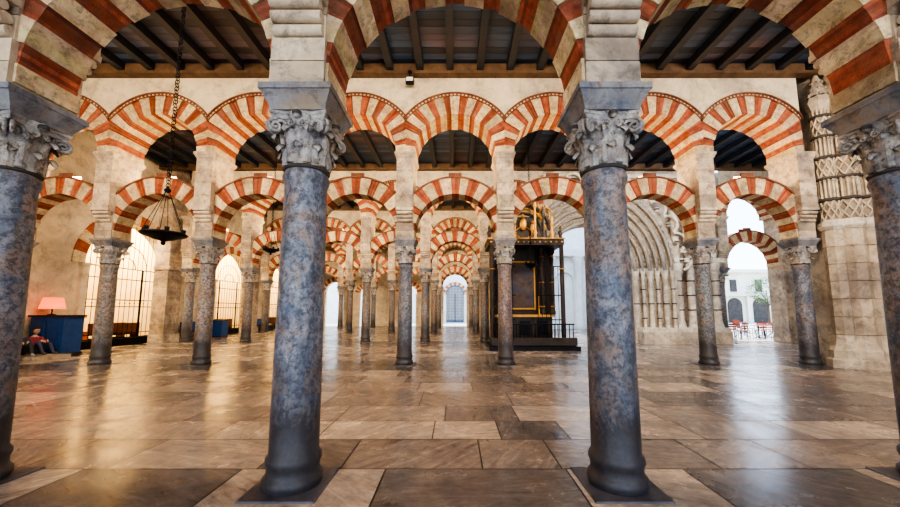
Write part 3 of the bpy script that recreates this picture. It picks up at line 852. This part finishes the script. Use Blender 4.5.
mb=MB('facade'); mb.box(12.95,13.2,18,43.5,0,9.2,'facade'); obj('wall_patio_side',mb)
def tree(loc,h,r,seed):
    rd=random.Random(seed); mb=MB('bark','leaf','orange')
    mb.lathe([(.16,0),(.11,.4),(.09,h*.45)],'bark',(0,0,0),10)
    for i in range(8):
        a=2*PI*i/8+rd.random(); l=r*rd.uniform(.5,.85); b0=(0,0,h*rd.uniform(.35,.45)); b1=(l*math.cos(a),l*math.sin(a),h*rd.uniform(.55,.85))
        mb.tube(b0,b1,.05,'bark',6,.015)
    for i in range(1400):
        u=Vector((rd.gauss(0,1),rd.gauss(0,1),rd.gauss(0,1))).normalized()*rd.uniform(.45,1.0)**.5
        lump=1+.25*noise.noise(u*2.5+Vector((seed,0,0)))
        p=Vector((u.x*r*lump,u.y*r*lump,h*.68+u.z*r*.85*lump))
        d=Vector((rd.gauss(0,1),rd.gauss(0,1),rd.gauss(0,1))).normalized()*.11; e=d.orthogonal().normalized()*.05
        mb.face([p-d,p+e,p+d,p-e],'leaf')
    for i in range(40):
        u=Vector((rd.gauss(0,1),rd.gauss(0,1),rd.gauss(0,1))).normalized(); mb.ball((u.x*r*.95,u.y*r*.95,h*.68+u.z*r*.8),.045,'orange',6)
    obj('orange_tree',mb,loc)
tree((34.5,38.5,0),5.5,1.8,1); tree((16.5,33,0),5,1.7,3)
def chair():
    mb=MB('chairred','iron')
    for y in (-.2,.2):
        for s_ in (-1,1): mb.tube((s_*.2,y,0),(s_*.2,y,.45),.014,'iron',6)
    for s_ in (-1,1):
        mb.tube((s_*.2,.2,.45),(s_*.2,.27,.88),.014,'iron',6); mb.tube((s_*.2,-.2,.1),(s_*.2,.2,.4),.01,'iron',6)
    for i in range(5): mb.box(-.22,.22,-.22+i*.09,-.15+i*.09,.44,.465,'chairred')
    for i in range(3): mb.box(-.22,.22,.21+i*.025,.23+i*.025,.56+i*.12,.64+i*.12,'chairred')
    return mb.mesh('cafe_chair')
def table():
    mb=MB('chairred','iron')
    mb.lathe([(.01,.72),(.36,.72),(.36,.745),(.01,.745)],'chairred',(0,0,0),20,False); mb.tube((0,0,.02),(0,0,.72),.03,'iron')
    for j in range(3):
        a=2*PI*j/3; mb.tube((0,0,.12),(.3*math.cos(a),.3*math.sin(a),.015),.018,'iron',6)
    return mb.mesh('cafe_table')
cm,tm=chair(),table()
for i,(x,y) in enumerate(((14.9,19.2),(16.9,19.6),(16.0,21.6),(18.6,21.2),(17.6,24),(20.2,24.5))):
    obj('cafe_table',tm,(x,y,.004))
    for j in range(3):
        a=2*PI*j/3+i*.7; obj('cafe_chair',cm,(x+.68*math.cos(a),y+.68*math.sin(a),.004),None,(0,0,a-PI/2))

# ---------------------------------------------------------------- lights
def area(x,y,z,dirv,sx,sy,p,c):
    l=bpy.data.lights.new('nave_fill','AREA'); l.shape='RECTANGLE'; l.size=sx; l.size_y=sy; l.energy=p; l.color=c  # fill light added to brighten the naves, no fixture stands there
    o=bpy.data.objects.new('nave_fill_light',l); o.location=(x,y,z); o.rotation_euler=Vector(dirv).to_track_quat('-Z','Y').to_euler(); col.objects.link(o)
def point(name,x,y,z,p,c,r=.06):
    l=bpy.data.lights.new(name,'POINT'); l.energy=p; l.color=c; l.shadow_soft_size=r
    o=bpy.data.objects.new(name,l); o.location=(x,y,z); col.objects.link(o)
warm=(1,.77,.50); cool=(.80,.88,1)
for x,c_ in ((-9,warm),(0,(1,.80,.56)),(9,(1,.88,.76))): area(x,R[0]+.75,7.3,(.0,1,-.55),3,.4,460,c_)
for i,y in enumerate(R[1:-1]):
    for x in ((-9,-2,6.5,11) if i==0 else (-9,-1)):
        area(x,y+.75,7.3,(0,1,-.5),3,.4,(320 if x>3 else 430),((1,.93,.84) if x==6.5 else cool if x>3 else warm))
for b_ in cx(-12,9): point('uplighter',b_,R[1],5.72,125,(1,.72,.38))
for b_ in cx(-12,0): point('uplighter',b_,R[2],5.72,100,(1,.72,.38))
for b_ in (-3,0,3): point('uplighter',b_,R[0],5.72,80,(1,.68,.34))
for x in (-6,6): area(x,-5.0,7.2,(0,1,-.55),4,.6,340,(1,.84,.64))
for (c,h,sp,bz) in chap: point('chapel_lamp',-17,c,6.2,1700,(1,.82,.48),.15)
s=bpy.data.lights.new('sun','SUN'); s.energy=6; s.angle=.01; s.color=(1,.93,.8)
o=bpy.data.objects.new('sun',s); o.rotation_euler=Vector((-.35,-.5,-1)).to_track_quat('-Z','Y').to_euler(); col.objects.link(o)
w=bpy.data.worlds.new('sky'); bpy.context.scene.world=w; w.use_nodes=True; nt=w.node_tree
bg=nt.nodes['Background']; t=nt.nodes.new('ShaderNodeTexCoord'); sx=nt.nodes.new('ShaderNodeSeparateXYZ'); nt.links.new(t.outputs['Generated'],sx.inputs[0])
r=ramp(nt,[(0.0,(.80,.90,1)),(.5,(.42,.64,1))],sx.outputs[2]); nt.links.new(r.outputs[0],bg.inputs[0]); bg.inputs[1].default_value=4.8

# ---------------------------------------------------------------- camera
cam=bpy.data.cameras.new('camera'); co=bpy.data.objects.new('camera',cam); col.objects.link(co)
co.location=(0,0,1.6); co.rotation_euler=(math.radians(96),0,0)
cam.sensor_width=36; cam.lens=13.92; cam.shift_x=-.0056; cam.shift_y=.0221; cam.clip_start=.05; cam.clip_end=300
bpy.context.scene.camera=co
